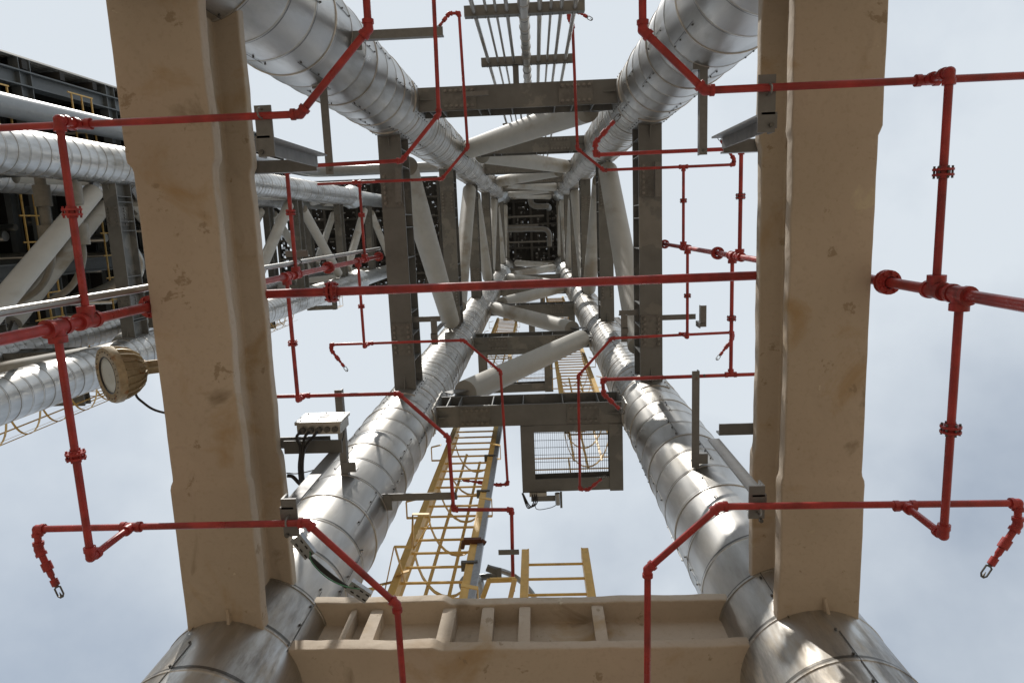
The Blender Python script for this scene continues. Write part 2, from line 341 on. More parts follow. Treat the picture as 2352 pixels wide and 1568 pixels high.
def splice(parent, c, ax, lvl, z):
    mb = MB(); ln = .047; ws = HW*.94
    A = Vector((1,0,0)) if ax == 'x' else Vector((0,1,0)); B = Vector((0,1,0)) if ax == 'x' else Vector((1,0,0))
    c = Vector(c); mb.mi = 0
    def plate(cc, la, lb, t): 
        a = cc-A*la/2-B*lb/2-Vector((0,0,t)); b = cc+A*la/2+B*lb/2; mb.box(a, b)
    plate(c+Vector((0,0,z-.0001)), ln, ws, .0014)
    mb.box(c+Vector((0,0,z+HT))-A*ln/2-B*.0035, c+Vector((0,0,z+HD-HT))+A*ln/2+B*.0035)
    mb.mi = 1
    for i in range(6):
        for s_ in (-1, 1):
            p = c+A*((i-2.5)*ln/6.4)+B*(s_*ws*.33)+Vector((0,0,z-.0015)); mb.cyl(p, p-Vector((0,0,.0022)), .0024, 6); mb.cyl(p-Vector((0,0,.0022)), p-Vector((0,0,.0040)), .0013, 8)
        for zz in (.02, .042):
            for s_ in (-1, 1):
                p = c+A*((i-2.5)*ln/6.4)+B*(s_*.0035)+Vector((0,0,z+zz)); mb.cyl(p, p+B*(s_*.0022), .0022, 6)
    mb.build('splice_plate', [m_splice, m_hexbolt], parent)
def hbeam(ax, const, a0, a1, lvl, side):
    z = LEV[lvl]; w3 = HW
    mb = MB(); mk = (lambda t: (t, const, z)) if ax == 'x' else (lambda t: (const, t, z))
    mb.ext(hprof(HW, HD, HT, .0022), mk(a0-.004), mk(a1+.004))
    o = mb.build('crossbeam', m_steel, tower)
    L_ = a1-a0; sx = [.05, .35, .47, .78] if lvl % 2 else [.08, .24, .6, .9]
    sx = sorted(set(sx+[.115, .30, .69, .885])) if lvl < 4 else []
    for q in sx:
        t = a0+L_*q; st = MB(); c0 = HW*.485
        if ax == 'x': st.box((t-.0007, const-c0, z+HT), (t+.0007, const+c0, z+HD-HT))
        else: st.box((const-c0, t-.0007, z+HT), (const+c0, t+.0007, z+HD-HT))
        st.build('stiffener_plate', m_steel, o)
    for q in (.205, .795):
        t = a0+L_*q; splice(o, (t, const, 0) if ax == 'x' else (const, t, 0), ax, lvl, z)
    for t, d in ((a0, 1), (a1, -1)):     # end fins welded to the leg
        p = Vector((t, const, z)) if ax == 'x' else Vector((const, t, z)); A = Vector((1,0,0)) if ax == 'x' else Vector((0,1,0)); B = A.cross(Vector((0,0,1))); dn = Vector((0,0,.009)); fn = MB()
        fn.add([p-A*.004*d-B*.0008, p+A*.020*d-B*.0008, p-A*.004*d-B*.0008-dn, p-A*.004*d+B*.0008, p+A*.020*d+B*.0008, p-A*.004*d+B*.0008-dn],
               [(0,1,2),(5,4,3),(0,3,4,1),(1,4,5,2),(2,5,3,0)])
        fn.build('end_fin', m_steel, o)
    return o
for k in range(1, 8):
    hbeam('x', YF, XL+LR, XR-LR, k, 1); hbeam('x', YB, XL+LR, XR-LR, k, -1)
    hbeam('y', XL, YB+LR, YF-LR, k, -1); hbeam('y', XR, YB+LR, YF-LR, k, 1)
def brace(a, b):
    """tube between two leg axes: a low, b high; the ends stop short of the cladding"""
    a = Vector(a); b = Vector(b); h = Vector((b.x-a.x, b.y-a.y, 0)).normalized(); r = .0205
    p = a+h*(LR+.034); q = b-h*(LR+.022); d = (q-p).normalized()
    mb = MB(); mb.cyl(p, q, r, 32); o = mb.build('diagonal_brace', m_brace, tower, 40)
    sd_ = h.cross(Vector((0,0,1)))
    for pt, s_ in ((p, -1), (q, 1)):
        for off in (-.0045, .0045):
            gp = MB(); c0 = pt-d*s_*.012+sd_*off; c1 = pt+d*s_*.020+h*s_*.018+sd_*off
            gp.ext([(-.0007,-.010),(.0007,-.010),(.0007,.010),(-.0007,.010)], c0, c1, up=(0,0,1)); gp.build('gusset_plate', m_steel_light, o)
for k in range(1, 7):
    zz0, zz1 = LEV[k]+.088, LEV[k+1]-.062; yf = YF-.015; yb = YB+.008
    brace(*(((XL,yf,zz0),(XR,yf,zz1)) if k % 2 else ((XR,yf,zz0),(XL,yf,zz1))))
    brace(*(((XR,yb,zz0),(XL,yb,zz1)) if k % 2 else ((XL,yb,zz0),(XR,yb,zz1))))
    brace(*(((XL,YB,zz0+.02),(XL,YF,zz1)) if k % 2 else ((XL,YF,zz0+.02),(XL,YB,zz1))))
    brace(*(((XR,YF,zz0+.02),(XR,YB,zz1)) if k % 2 else ((XR,YB,zz0+.02),(XR,YF,zz1))))
tower2_root = dup(tower, (TX, 0, 0), 'steel tower standing to the left behind the deluge riser', 'twin steel towers')
# tan fireproofed beams of the near tower
Z0 = LEV[0]
def tan_beam(p0, p1, wide, label, seed, wd=.0449):
    prof = rounded(hprof(wd, .0605, .0088, .016), .0013); p0 = Vector(p0); p1 = Vector(p1); ax = (p1-p0).normalized(); L_ = (p1-p0).length
    seg = int(L_/.0025); dirx = abs(ax.x) > .5
    def fn(q, t, a, b):
        pos = p0+(p1-p0)*t; s_ = pos.x if dirx else pos.y; ex = 0.0
        for (u0, u1, e) in wide:
            f = min(max((s_-u0)/.004+.5, 0), 1)*min(max((u1-s_)/.004+.5, 0), 1); ex = max(ex, f*e)
        n1 = noise.noise(Vector((q.x*28+seed, q.y*28, q.z*28)))*.0009+noise.noise(Vector((q.x*90+seed, q.y*90, q.z*90)))*.00035
        perp = Vector((0,1,0)) if dirx else Vector((1,0,0)); c = YF if dirx else (XL if pos.x < 0 else XR)
        cc = q.y-c if dirx else q.x-c
        q = q+perp*(cc/(wd/2))*(ex+n1)
        if b < .012: q.z -= ex*.8*(1 if b < .004 else 0) - n1
        return q
    mb = MB(); mb.ext(prof, p0, p1, seg=seg, fn=fn); return mb.build('fireproofed_beam', m_tan, tower, 45, label)
yl1, yl2 = P(322, 381, Z0).y, P(412, 1112, Z0).y; yr1, yr2 = P(2026, 300, Z0).y, P(1985, 1098, Z0).y
bl = tan_beam((XL, YB+LR-.012, Z0), (XL, YF-LR+.012, Z0), [(-9, yl1, .0024), (yl2, 9, .0016)], 'tan sprayed fireproofed beam crossing the picture on the left', 3)
br_ = tan_beam((XR, YB+LR-.012, Z0), (XR, YF-LR+.012, Z0), [(-9, yr1, .0016), (yr2, 9, .0014)], 'tan sprayed fireproofed beam crossing the picture on the right', 8)
xf = P(1005, 1500, Z0).x
bf = tan_beam((XL+LR-.012, YF, Z0), (XR-LR+.012, YF, Z0), [(-9, xf, .0030)], 'fireproofed beam with stiffeners along the bottom of the picture', 15)
for (xa, xb) in ((822, 852), (1000, 1034), (1098, 1128), (1190, 1218), (1370, 1398), (772, 786)):
    a = P(xa, 1475, Z0+.012).x; b = P(xb, 1475, Z0+.012).x; mb = MB()
    mb.ext(rounded([(-abs(b-a)/2, 0), (abs(b-a)/2, 0), (abs(b-a)/2, .043), (-abs(b-a)/2, .043)], .0022), ((a+b)/2, YF-.006, Z0+.0085), ((a+b)/2, YF-.0205, Z0+.0085), seg=6,
           fn=lambda q, t, aa, bb: q+Vector((noise.noise(q*60)*.0008, 0, 0)))
    mb.build('stiffener', m_tan, bf, 45)
mb = MB(); mb.ext(rounded(hprof(.0449, .0605, .0088, .016), .0024), (XL+LR-.012, YB, Z0), (XR-LR+.012, YB, Z0)); mb.build('fireproofed_beam', m_tan, tower, 45, 'fireproofed beam just above the top edge of the picture')
for (x, bp) in ((XL, bl), (XR, br_)):
    mb = MB(); mb.ext(rounded([(-.001,-.002),(.001,-.002),(.0014,.004),(-.0014,.004)], .0006), (x+.003, YF-LR-.008, Z0-.0005), (x+.005, YF-LR+.008, Z0-.006), seg=4, fn=lambda q,t,a,b: q+Vector((noise.noise(q*150)*.001,0,0))); mb.build('end_lug', m_tan, bp)
# ------------------------------------------------------------------ deluge piping
RM, RB = .0027, .00185      # radii of main and branch pipes
def flange(parent, c, ax, r, n=8, mats=None, gap=.0007):
    c = Vector(c); d = Vector(ax).normalized(); u = d.orthogonal().normalized(); v = d.cross(u); mb = MB(); R_ = r*2.45; t = r*.55
    mb.lathe([(r*1.25, -t*2.6), (r*1.5, -t-gap), (R_, -t-gap), (R_, -gap), (r*1.6, -gap), (r*1.6, gap), (R_, gap), (R_, t+gap), (r*1.5, t+gap), (r*1.25, t*2.6)], c, d, 20, cap=False); mb.mi = 1
    for j in range(n):
        a = 2*math.pi*j/n+.2; p = c+(u*math.cos(a)+v*math.sin(a))*R_*.80
        mb.cyl(p-d*(t+gap+.0012*r/.002), p+d*(t+gap+.0012*r/.002), r*.28, 6)
    return mb.build('flange', mats or [m_red_d, m_red_d], parent)
def fitting(parent, name, c, dirs, r, m_=None, ln=3.0):
    c = Vector(c); mb = MB(); mb.sph(c, r*1.36, 14)
    for d in dirs:
        d = Vector(d).normalized(); mb.cyl(c, c+d*r*ln*.7, r*1.32, 16); mb.cyl(c+d*r*ln*.55, c+d*r*ln, r*1.56, 16)
    return mb.build(name, m_ or m_red_d, parent, 40)
def seg_pipe(t, pts, r, name='pipe_run'):
    mb = MB(); mb.tube(pts, r, 14); return mb.build(name, m_red, t, 40)
def nozzle(parent, a, b, r=RB):
    """drop from a towards b ending in an open frame spray head"""
    a = Vector(a); b = Vector(b); d = (b-a).normalized(); Lh = (b-a).length; mb = MB()
    mb.lathe([(r*.95, 0), (r*.95, Lh*.30), (r*1.45, Lh*.30), (r*1.45, Lh*.48), (r*.9, Lh*.48), (r*.9, Lh*.60), (r*.62, Lh*.64), (r*.62, Lh*.68), (r*1.1, Lh*.68), (r*1.1, Lh*.82), (r*.5, Lh*.84)], a, d, 12)
    o = mb.build('nozzle_drop', m_red_d, parent)
    u = d.cross(Vector((0,0,1))).normalized(); e = a+d*Lh*.84; h = Lh*.16+r*1.2; wv = r*1.0; fr = MB()
    fr.tube([e-d*.0, e+u*wv+d*h*.15, e+u*wv+d*h*.8, e+u*wv*.4+d*h, e-u*wv*.4+d*h, e-u*wv+d*h*.8, e-u*wv+d*h*.15, e], r*.26, 6)
    fr.cyl(e+d*h*.98, e+d*h*.55, r*.4, 6, r2=r*.08); fr.cyl(e-d*.0004, e+d*r*.5, r*.55, 8)
    fr.build('spray_head', m_bolt, o)
def riser(name, label, x, y, z0, z1, tees, flanges, capz=True):
    t = thing(name, label, 'pipe', (x, y, z0)); seg_pipe(t, [(x,y,z0),(x,y,z1)], RM)
    for (z, s_) in tees: 
        c = Vector((x,y,z)); mb = MB(); r = RM
        mb.cyl(c-Vector((0,0,r*2.0)), c+Vector((0,0,r*2.0)), r*1.4, 18)
        for q in (-1, 1): mb.cyl(c+Vector((0,0,q*r*1.7)), c+Vector((0,0,q*r*2.6)), r*1.62, 18)
        mb.cyl(c, c+Vector((0,s_*r*1.6,0)), r*1.35, 16); mb.cyl(c+Vector((0,s_*r*1.5,0)), c+Vector((0,s_*r*2.7,0)), r*1.55, 18)
        mb.build('tee', m_red_d, t, 40)
    for z in flanges: flange(t, (x,y,z), (0,0,1), RM)
    return t
RX, RY, QX, QY = -.226, .0398, .188, .0392
ZT = {'A': (.316, .339), 'M': (.623, .649), 'B': (.880, .917)}
def zr(px, py, X): v = P(px, py, 1.0); return X/v.x
riser('deluge_riser', 'red vertical deluge main passing behind the left tan beam', RX, RY, -.16, 1.0,
      [(.316, 1), (.339, -1), (.623, 1), (.649, -1), (.880, 1), (.917, -1)], [.398, .752, .998])
riser('deluge_riser', 'red vertical deluge main passing behind the right tan beam', QX, QY, -.16, 1.04,
      [(.316, 1), (.335, -1), (.680, 1), (.656, -1), (.880, 1), (.905, -1)], [.381, .735, 1.035])
t = thing('cross_main', 'thick red cross pipe running the width between the two tan beams', 'pipe', (RX, RY, .45))
seg_pipe(t, [(RX+RM*.9, RY, .45), (QX-RM*.9, QY, .452)], RM*1.08)
fc = P(762, 672, .45); flange(t, (fc.x, RY, .45), (1,0,0), RM*1.05)
fitting(t, 'tee', (RX, RY, .45), [(0,0,1),(0,0,-1),(1,0,0)], RM); fitting(t, 'tee', (QX, QY, .45), [(0,0,1),(0,0,-1),(-1,0,0)], RM)
def branch(label, X, Y, zt, zring, s_, pts, noz, joinx, fl=None, stub=True, extra=None, far=None):
    """branch from a riser tee along y, a flange, an elbow and a short riser up to the ring line; pts is the ring line; noz the drops"""
    t = thing('deluge_branch', label, 'pipe', (X, Y, zt), 'red deluge branch lines')
    yr = pts[joinx[1]][1] if isinstance(joinx, tuple) else joinx
    a = Vector((X, Y+s_*RM*2, zt)); e = Vector((X, yr, zt)); seg_pipe(t, [a, e], RB)
    if fl: flange(t, (X, fl, zt), (0,1,0), RB, 6, [m_red_d, m_bolt] if X > 0 else None)
    up = Vector((X, yr, zring)); dz = zring-zt
    xr_ = X
    if abs(dz) > .006:
        fitting(t, 'elbow', e, [(0,-s_,0),(0,0,1)], RB); seg_pipe(t, [e, up], RB); fitting(t, 'tee', up, [(1,0,0),(-1,0,0),(0,0,-1)], RB)
    else: fitting(t, 'tee', e, [(1,0,0),(-1,0,0),(0,-s_,0)], RB)
    P3 = [Vector((p[0], p[1], zring)) for p in pts]
    seg_pipe(t, P3, RB, 'ring_line')
    for i in range(1, len(P3)-1):
        fitting(t, 'elbow', P3[i], [P3[i-1]-P3[i], P3[i+1]-P3[i]], RB, ln=2.4)
    for q in noz:
        q = [Vector(v) for v in q]
        if len(q) > 2: seg_pipe(t, q[:-1], RB)
        for i in range(len(q)-1):
            ds = []
            if i > 0: ds.append(q[i-1]-q[i])
            ds.append(q[i+1]-q[i])
            if i == 0: ds.append(Vector((1 if q[0].x < 0 and len(P3) and abs(q[0].x-P3[0].x) < .01 and P3[0].x < 0 else (-1 if q[0].x > 0 and abs(q[0].x-P3[0].x) < .01 else 0), 0, 0)) if abs(q[0].x-P3[0].x) < .01 and abs(q[0].y-P3[0].y) < .01 else (P3[-2]-P3[-1]))
            fitting(t, 'elbow', q[i], [v for v in ds if v.length > 1e-6], RB, ln=2.2)
        nozzle(t, q[-2], q[-1])
    return t
ZA, ZM, ZB = .351, .640, .905
def PX(px, py, z): return P(px, py, z)
# level A, left
a1 = PX(85, 1213, ZA); fy = PX(163, 1046, .316).y
branch('red branch line with hanging nozzle at the lower left corner of the picture', RX, RY, .316, ZA, 1,
       [(-.2789,.1553), (-.1288,.1553), (-.083,.204), (-.0822,.36)], [[(-.2789,.1553,ZA), (-.2789,.1665,ZA-.001), PX(138, 1362, ZA-.006)]], .1553, fl=fy)
fy = PX(172, 487, .339).y
branch('red branch line crossing the upper half of the left tan beam', RX, RY, .339, ZA+.004, -1,
       [(-.34,-.0571), (-.1145,-.0571), (-.0775,-.095), (-.0772,-.26)], [], -.0571, fl=fy)
fy = PX(2184, 985, .316).y
branch('red branch line with hanging nozzle at the lower right edge of the picture', QX, QY, .316, ZA, 1,
       [(.2457,.1535), (.0918,.1515), (.0542,.1863), (.0525,.36)], [[(.2457,.1535,ZA), (.2457,.165,ZA-.001), PX(2262, 1316, ZA-.006)]], .1535, fl=fy)
fy = PX(2156, 396, .335).y
branch('red branch line crossing the upper half of the right tan beam', QX, QY, .335, ZA+.002, -1,
       [(.30,-.059), (.0834,-.059), (.054,-.0878), (.0538,-.26)], [], -.059, fl=fy)
# level M
branch('thin red branch line bending round the ladder top and box platform', RX, RY, .623, ZM, 1,
       [(-.27,.1545), (-.1352,.1553), (-.0899,.2), (-.0889,.273), (-.0323,.2745), (-.034,.36)], [], .1545, fl=PX(671, 788, .623).y)
branch('thin red branch line bending past the upper left silver leg', RX, RY, .649, ZM+.004, -1,
       [(-.27,-.0575), (-.1187,-.0592), (-.0828,-.098), (-.081,-.26)], [[PX(1008,262,ZM), PX(1008,262,ZM)+Vector((0,-.001,0)), PX(1008,262,ZM)+Vector((0,-.002,0))]][:0], -.0575, fl=PX(666, 488, .649).y)
e0 = PX(1384, 872, .68)
branch('thin red branch line ending in a nozzle over the lower right silver leg', QX, QY, .680, .68, 1,
       [(.29,.1560), (e0.x,.1570)], [[(e0.x,.1570,.68), (e0.x+.001,.172,.68), PX(1430, 946, .67)]], .1560, fl=PX(1680, 731, .680).y)
e0 = PX(1368, 355, .657)
branch('thin red branch line ending in a nozzle over the upper right silver leg', QX, QY, .656, .657, -1,
       [(.29,-.0582), (e0.x,-.0582)], [[(e0.x,-.0582,.657), (e0.x,-.069,.657), PX(1420, 268, .648)]], -.0582, fl=PX(1700, 451, .656).y)
# level B
branch('thin red line ending in a nozzle beside the silver junction box', RX, RY, .880, ZB, 1,
       [(-.277,.150), (-.100,.150), (-.0528,.1936), (-.0495,.351)], [[(-.277,.150,ZB), (-.277,.158,ZB), PX(796, 849, ZB-.01)], [(-.0495,.351,ZB), (-.062,.352,ZB), PX(1047, 1100, ZB)]], .150, fl=PX(836, 703, .880).y)
branch('thin red line with elbowed nozzle beside the top row of vertical pipes', RX, RY, .917, ZB, -1,
       [(-.277,-.0587), (-.117,-.0587), (-.082,-.0958), (-.0848,-.2553)], [[(-.0848,-.2553,ZB), (-.097,-.2553,ZB), PX(1005, 66, ZB-.01)]], -.0587, fl=PX(834, 494, .917).y)
branch('thin red line looping under the small caged grating platform', QX, QY, .880, ZB, 1,
       [(.2517,.1515), (.095,.154), (.0503,.2025), (.0488,.361)], [[(.2517,.1515,ZB),(.2517,.160,ZB),PX(1648, 823, ZB-.01)], [(.0488,.361,ZB), (.060,.362,ZB), PX(1388, 1094, ZB)]], .1515, fl=PX(1580, 679, .880).y)
branch('thin red line climbing to a nozzle at the top right of the pipe row', QX, QY, .905, ZB, -1,
       [(.2504,-.061), (.088,-.061), (.056,-.0884), (.0534,-.235)], [[(.2504,-.061,ZB),(.2504,-.068,ZB),PX(1650, 314, ZB-.01)], [(.0534,-.235,ZB), (.049,-.243,ZB), (.050,-.256,ZB), PX(1357, 44, ZB-.01)]], -.061, fl=PX(1570, 461, .905).y)
# grey conduit beside the left riser
cx_, cy_ = -.2285, .0290
t = thing('steel_conduit', 'plain grey pipe running beside the red riser at left', 'pipe', (cx_, cy_, -.16)); mb = MB(); mb.tube([(cx_,cy_,-.16),(cx_,cy_,1.02)], .0021, 14); mb.build('pipe_run', m_pipe, t, 40)
zc = zr(685, 597, cx_); mb = MB(); mb.ext(LPROF(.006, .0008), (cx_-.012, cy_-.005, zc), (cx_+.010, cy_-.005, zc), up=(0,0,1)); mb.build('clamp_plate', m_steel_light, t)
mb = MB(); mb.lathe([(.0023,-.0005),(.0027,-.0005),(.0027,.0005),(.0023,.0005)], (cx_,cy_,zc+.002), n=14); mb.build('u_bolt', m_bolt, t)
# ------------------------------------------------------------------ brackets
def lbar(mb, a, b, w_=.010, t=.0012, up=(0,0,1), flip=1): mb.ext([(p[0]*flip, p[1]) for p in LPROF(w_, t)], a, b, up)
def bracket(label, pieces, loc, grp='grey steel pipe brackets', bolts=()):
    t = thing('pipe_bracket', label, 'bracket', loc, grp)
    for (a, b, w_, up, flip) in pieces:
        mb = MB(); lbar(mb, a, b, w_, .0011, up, flip); mb.build('angle_bar', m_steel_light, t)
    for p in bolts:
        mb = MB(); mb.cyl(Vector(p), Vector(p)-Vector((0,0,.0015)), .0012, 6); mb.build('bolt', m_bolt, t)
    return t
# arms that stand off the legs at level M (run along y)
for (px, py0, py1, lab) in ((798, 1066, 895, 'grey angle arm from the lower left leg beside the junction box'), (1606, 1050, 852, 'grey angle arm from the lower right leg to a red pipe'),
                            (735, 228, 402, 'grey angle arm from the upper left leg reaching down to a red pipe'), (1607, 205, 356, 'grey angle arm from the upper right leg reaching down to a red pipe')):
    a = PX(px, py0, ZM+.003); b = PX(px, py1, ZM+.003); s_ = 1 if b.y > a.y else -1
    lx = XL if a.x < 0 else XR; ly = YF if a.y > 0 else YB
    dy = math.sqrt(max(LR**2-(a.x-lx)**2, 1e-6)); a.y = ly-dy*(1 if a.y > 0 else -1); b.x = a.x
    foot = Vector((a.x, a.y, ZM+.003))
    bracket(lab, [(foot, b, .0070, (0,0,1), 1), (foot+Vector((-.006,-.004*-s_,-.001)), foot+Vector((.008,-.004*-s_,-.001)), .010, (0,0,1), 1)], foot, bolts=(b+Vector((.004, -s_*.004, 0)),))
for (px0, px1, py, lab) in ((850, 1018, 90, 'grey angle arm reaching right from the upper left leg'), (915, 1050, 1150, 'grey angle arm reaching right from the lower left leg')):
    a = PX(px0, py, ZM+.003); b = PX(px1, py, ZM+.003); ly = YF if a.y > 0 else YB
    dx = math.sqrt(max(LR**2-(a.y-ly)**2, 1e-6)); a.x = XL+dx; b.y = a.y
    bracket(lab, [(a, b, .0074, (0,0,1), 1), (a+Vector((.001,-.006,-.001)), a+Vector((.001,.009,-.001)), .008, (0,0,1), 1)], a)
# hung brackets off the tan beams: top channel, post, foot
def hung(label, xe, xo, y, ztop, zlow, y0, y1, side, dy=.002, yp_=None):
    mbp = [((xe, y, ztop), (xo, y, ztop), .0078, (0,0,1), side), ((xo, y+dy, ztop), (xo, y+dy, zlow), .0076, (0,1,0), side), ((xo+side*.001, y0, zlow), (xo+side*.001, y1, zlow), .0084, (0,0,1), side)]
    t = bracket(label, mbp, (xe, y, ztop), bolts=((xo+side*.003, (y0+y1)/2+.010, zlow), ))
    if yp_ is not None:
        mb = MB(); xc = xo+side*.005; r = RB; zc = zlow-.004
        mb.tube([(xc, yp_-r*1.2, zlow+.002), (xc, yp_-r*1.2, zc), (xc, yp_-r*.8, zc-r*1.0), (xc, yp_, zc-r*1.3), (xc, yp_+r*.8, zc-r*1.0), (xc, yp_+r*1.2, zc), (xc, yp_+r*1.2, zlow+.002)], .0005, 6); mb.build('u_bolt', m_hexbolt, t)
    return t
ZTP = .4525
for (px, py, fx, f0, f1, lab, sd_) in ((745, 392, 578, 243, 362, 'grey hanging bracket with rust on the upper left tan beam', 1),
        (1642, 352, 1788, 170, 303, 'grey hanging bracket on the upper right tan beam', -1),
        (780, 1026, 640, 1146, 1232, 'grey hanging bracket with rust on the lower left tan beam', 1),
        (1645, 1000, 1762, 1115, 1190, 'grey hanging bracket on the lower right tan beam', -1)):
    p = PX(px, py, ZTP); zl = ZA+.004; q0 = PX(fx, f0, zl); q1 = PX(fx, f1, zl)
    hung(lab, (XL+.016 if sd_ > 0 else XR-.016), q0.x, p.y, ZTP, zl, q0.y, q1.y, sd_, .002 if py > 800 else -.0100, .1545 if py > 800 else -.058)
for (px, py, f0, f1, lab, sd_, x0) in ((1012, 738, 755, 791, 'small hanging bracket right of the lower left dark beam', 1, XL+.012), (1422, 725, 745, 786, 'small hanging bracket left of the lower right dark beam', -1, XR-.012),
                                  (1598, 733, 740, 772, 'small hanging bracket right of the lower right dark beam', 1, XR+.012)):
    p = PX(px, py, 1.0+.01); q0 = PX(px, f0, ZB+.004); q1 = PX(px, f1, ZB+.004)
    hung(lab, x0, p.x, p.y, 1.01, .985 if px > 1500 else ZB+.004, q0.y-.012, q1.y-.012 if False else q1.y, sd_)
for (px, py0, py1, lab) in ((908, 385, 465, 'short flat bracket under the dark beam at upper left'), (1505, 372, 452, 'short flat bracket under the dark beam at upper right')):
    a = PX(px, py0, .985); b = PX(px, py1, .985); bracket(lab, [(a, b, .0085, (0,0,1), 1)], a)
a = PX(1063, 222, .985); b = PX(1122, 218, .985); bracket('short flat bracket under the dark beam at top centre', [(a, b, .006, (0,0,1), 1)], a)
# ------------------------------------------------------------------ vertical pipe row behind the back face
yp = P(1200, 140, 1.0).y
pipes = [(1122.7, .0023), (1144.4, .0015), (1161, .0015), (1180, .0021), (1209.4, .0056), (1237, .0026), (1256.7, .0016), (1275, .0021), (1298.7, .0024)]
nm = ['leftmost, grey and plain', 'second from left, thin', 'third from left, thin', 'fourth from left, beside the clad one', 'thick, silver clad, in the middle', 'just right of the clad pipe', 'third from right, thin', 'second from right', 'rightmost, brownish']
for i, (px, r) in enumerate(pipes):
    x = P(px, 140, 1.0).x; mb = MB()
    if r > .004:
        prof = []; z = .2
        while z < 4.7: prof += [(r, z), (r+.0007, z+.0005), (r+.0007, z+.0035), (r, z+.004)]; z += .045
        mb.lathe(prof, (x, yp, 0), n=20)
    else: mb.tube([(x, yp, .2), (x, yp, 4.7)], r, 12)
    o = mb.build('vertical_pipe', m_clad if r > .004 else m_pipe, None, 50); tag(o, 'upright pipe of the row at top centre, '+nm[i], 'pipe', 'upright pipes at top centre')
for k, z in enumerate((yp/P(1200, 22, 1.0).y, 1.0, 1.64, 2.26, 2.89)):
    xa, xb = P(1105, 140, 1.0).x, P(1316, 140, 1.0).x
    t = thing('pipe_rack_rail', ['lowest', 'second', 'third', 'fourth', 'highest'][k]+' cross rail carrying the upright pipes at top centre', 'pipe support', (xa, yp, z), 'cross rails of the pipe row')
    mb = MB(); lbar(mb, (xa, yp+.004, z), (xb, yp+.004, z), .0105, .0012); mb.build('rail', m_steel, t)
    mb = MB(); xm = P(1184, 150, 1.0).x; mb.box((xm-.004, yp+.005, z+.002), (xm+.004, YB-.014, z+.010))
    if k > 0: mb.build('stand_off', m_steel, t)
    mb = MB()
    for (px, r) in pipes:
        x = P(px, 140, 1.0).x; mb.tube([(x-r*1.15, yp+.006, z+.004), (x-r*1.15, yp-r*.6, z+.004), (x-r*.6, yp-r*1.2, z+.004), (x+r*.6, yp-r*1.2, z+.004), (x+r*1.15, yp-r*.6, z+.004), (x+r*1.15, yp+.006, z+.004)], .0004, 5)
    mb.build('u_bolt', m_bolt, t)
# ------------------------------------------------------------------ ladders and platforms on the front face
def grating(mb, x0, y0, x1, y1, z, px_=.0032, py_=.0105, hgt=.003):
    n = int((x1-x0)/px_)
    for i in range(n+1): x = x0+(x1-x0)*i/n; mb.box((x-.00022, y0, z), (x+.00022, y1, z+hgt))
    n = int((y1-y0)/py_)
    for i in range(n+1): y = y0+(y1-y0)*i/n; mb.box((x0, y-.0003, z+hgt-.0006), (x1, y+.0003, z+hgt-.00005))
PY0, PY1 = .297, .402
def platform(x0, x1, lvl, label, k):
    z = LEV[lvl]; t = thing('grating_platform', label, 'platform', (x0, PY0, z), 'grating platforms on the front of the tower')
    up = hprof(.020, .024, .002, .0018)
    fr = MB(); fr.ext(hprof(.011, .024, .002, .0018), (x0, PY0+.006, z), (x1, PY0+.006, z)); fr.ext(up, (x0, PY1-.010, z), (x1, PY1-.012, z)); fr.ext(up, (x0+.010, PY0+.0015, z-.0012), (x0+.010, PY1, z-.0012)); fr.ext(up, (x1-.010, PY0+.0015, z-.0012), (x1-.010, PY1, z-.0012))
    fr.build('platform_frame', m_steel, t)
    g_ = MB(); grating(g_, x0+.012, PY0+.010, x1-.012, PY1-.014, z+.0262); g_.build('grating', m_grate, t)
    h = MB(); za, zb = z+.03, z+.14
    for zz in (z+.085, zb): h.tube([(x0+.004, PY0+.01, zz), (x0+.004, PY1-.004, zz), (x1-.004, PY1-.004, zz), (x1-.004, PY0+.01, zz)], .0011, 6)
    for (x, y) in ((x0+.004, PY1-.004), ((x0+x1)/2, PY1-.004), (x1-.004, PY1-.004), (x1-.004, (PY0+PY1)/2), (x0+.004, (PY0+PY1)/2)): h.bar((x,y,za), (x,y,zb), .0022, .0022, up=(1,0,0))
    h.bar((x0+.004,PY1-.003,z+.03), (x1-.004,PY1-.003,z+.03), .0008, .010)
    h.build('handrail', m_yel, t); return t
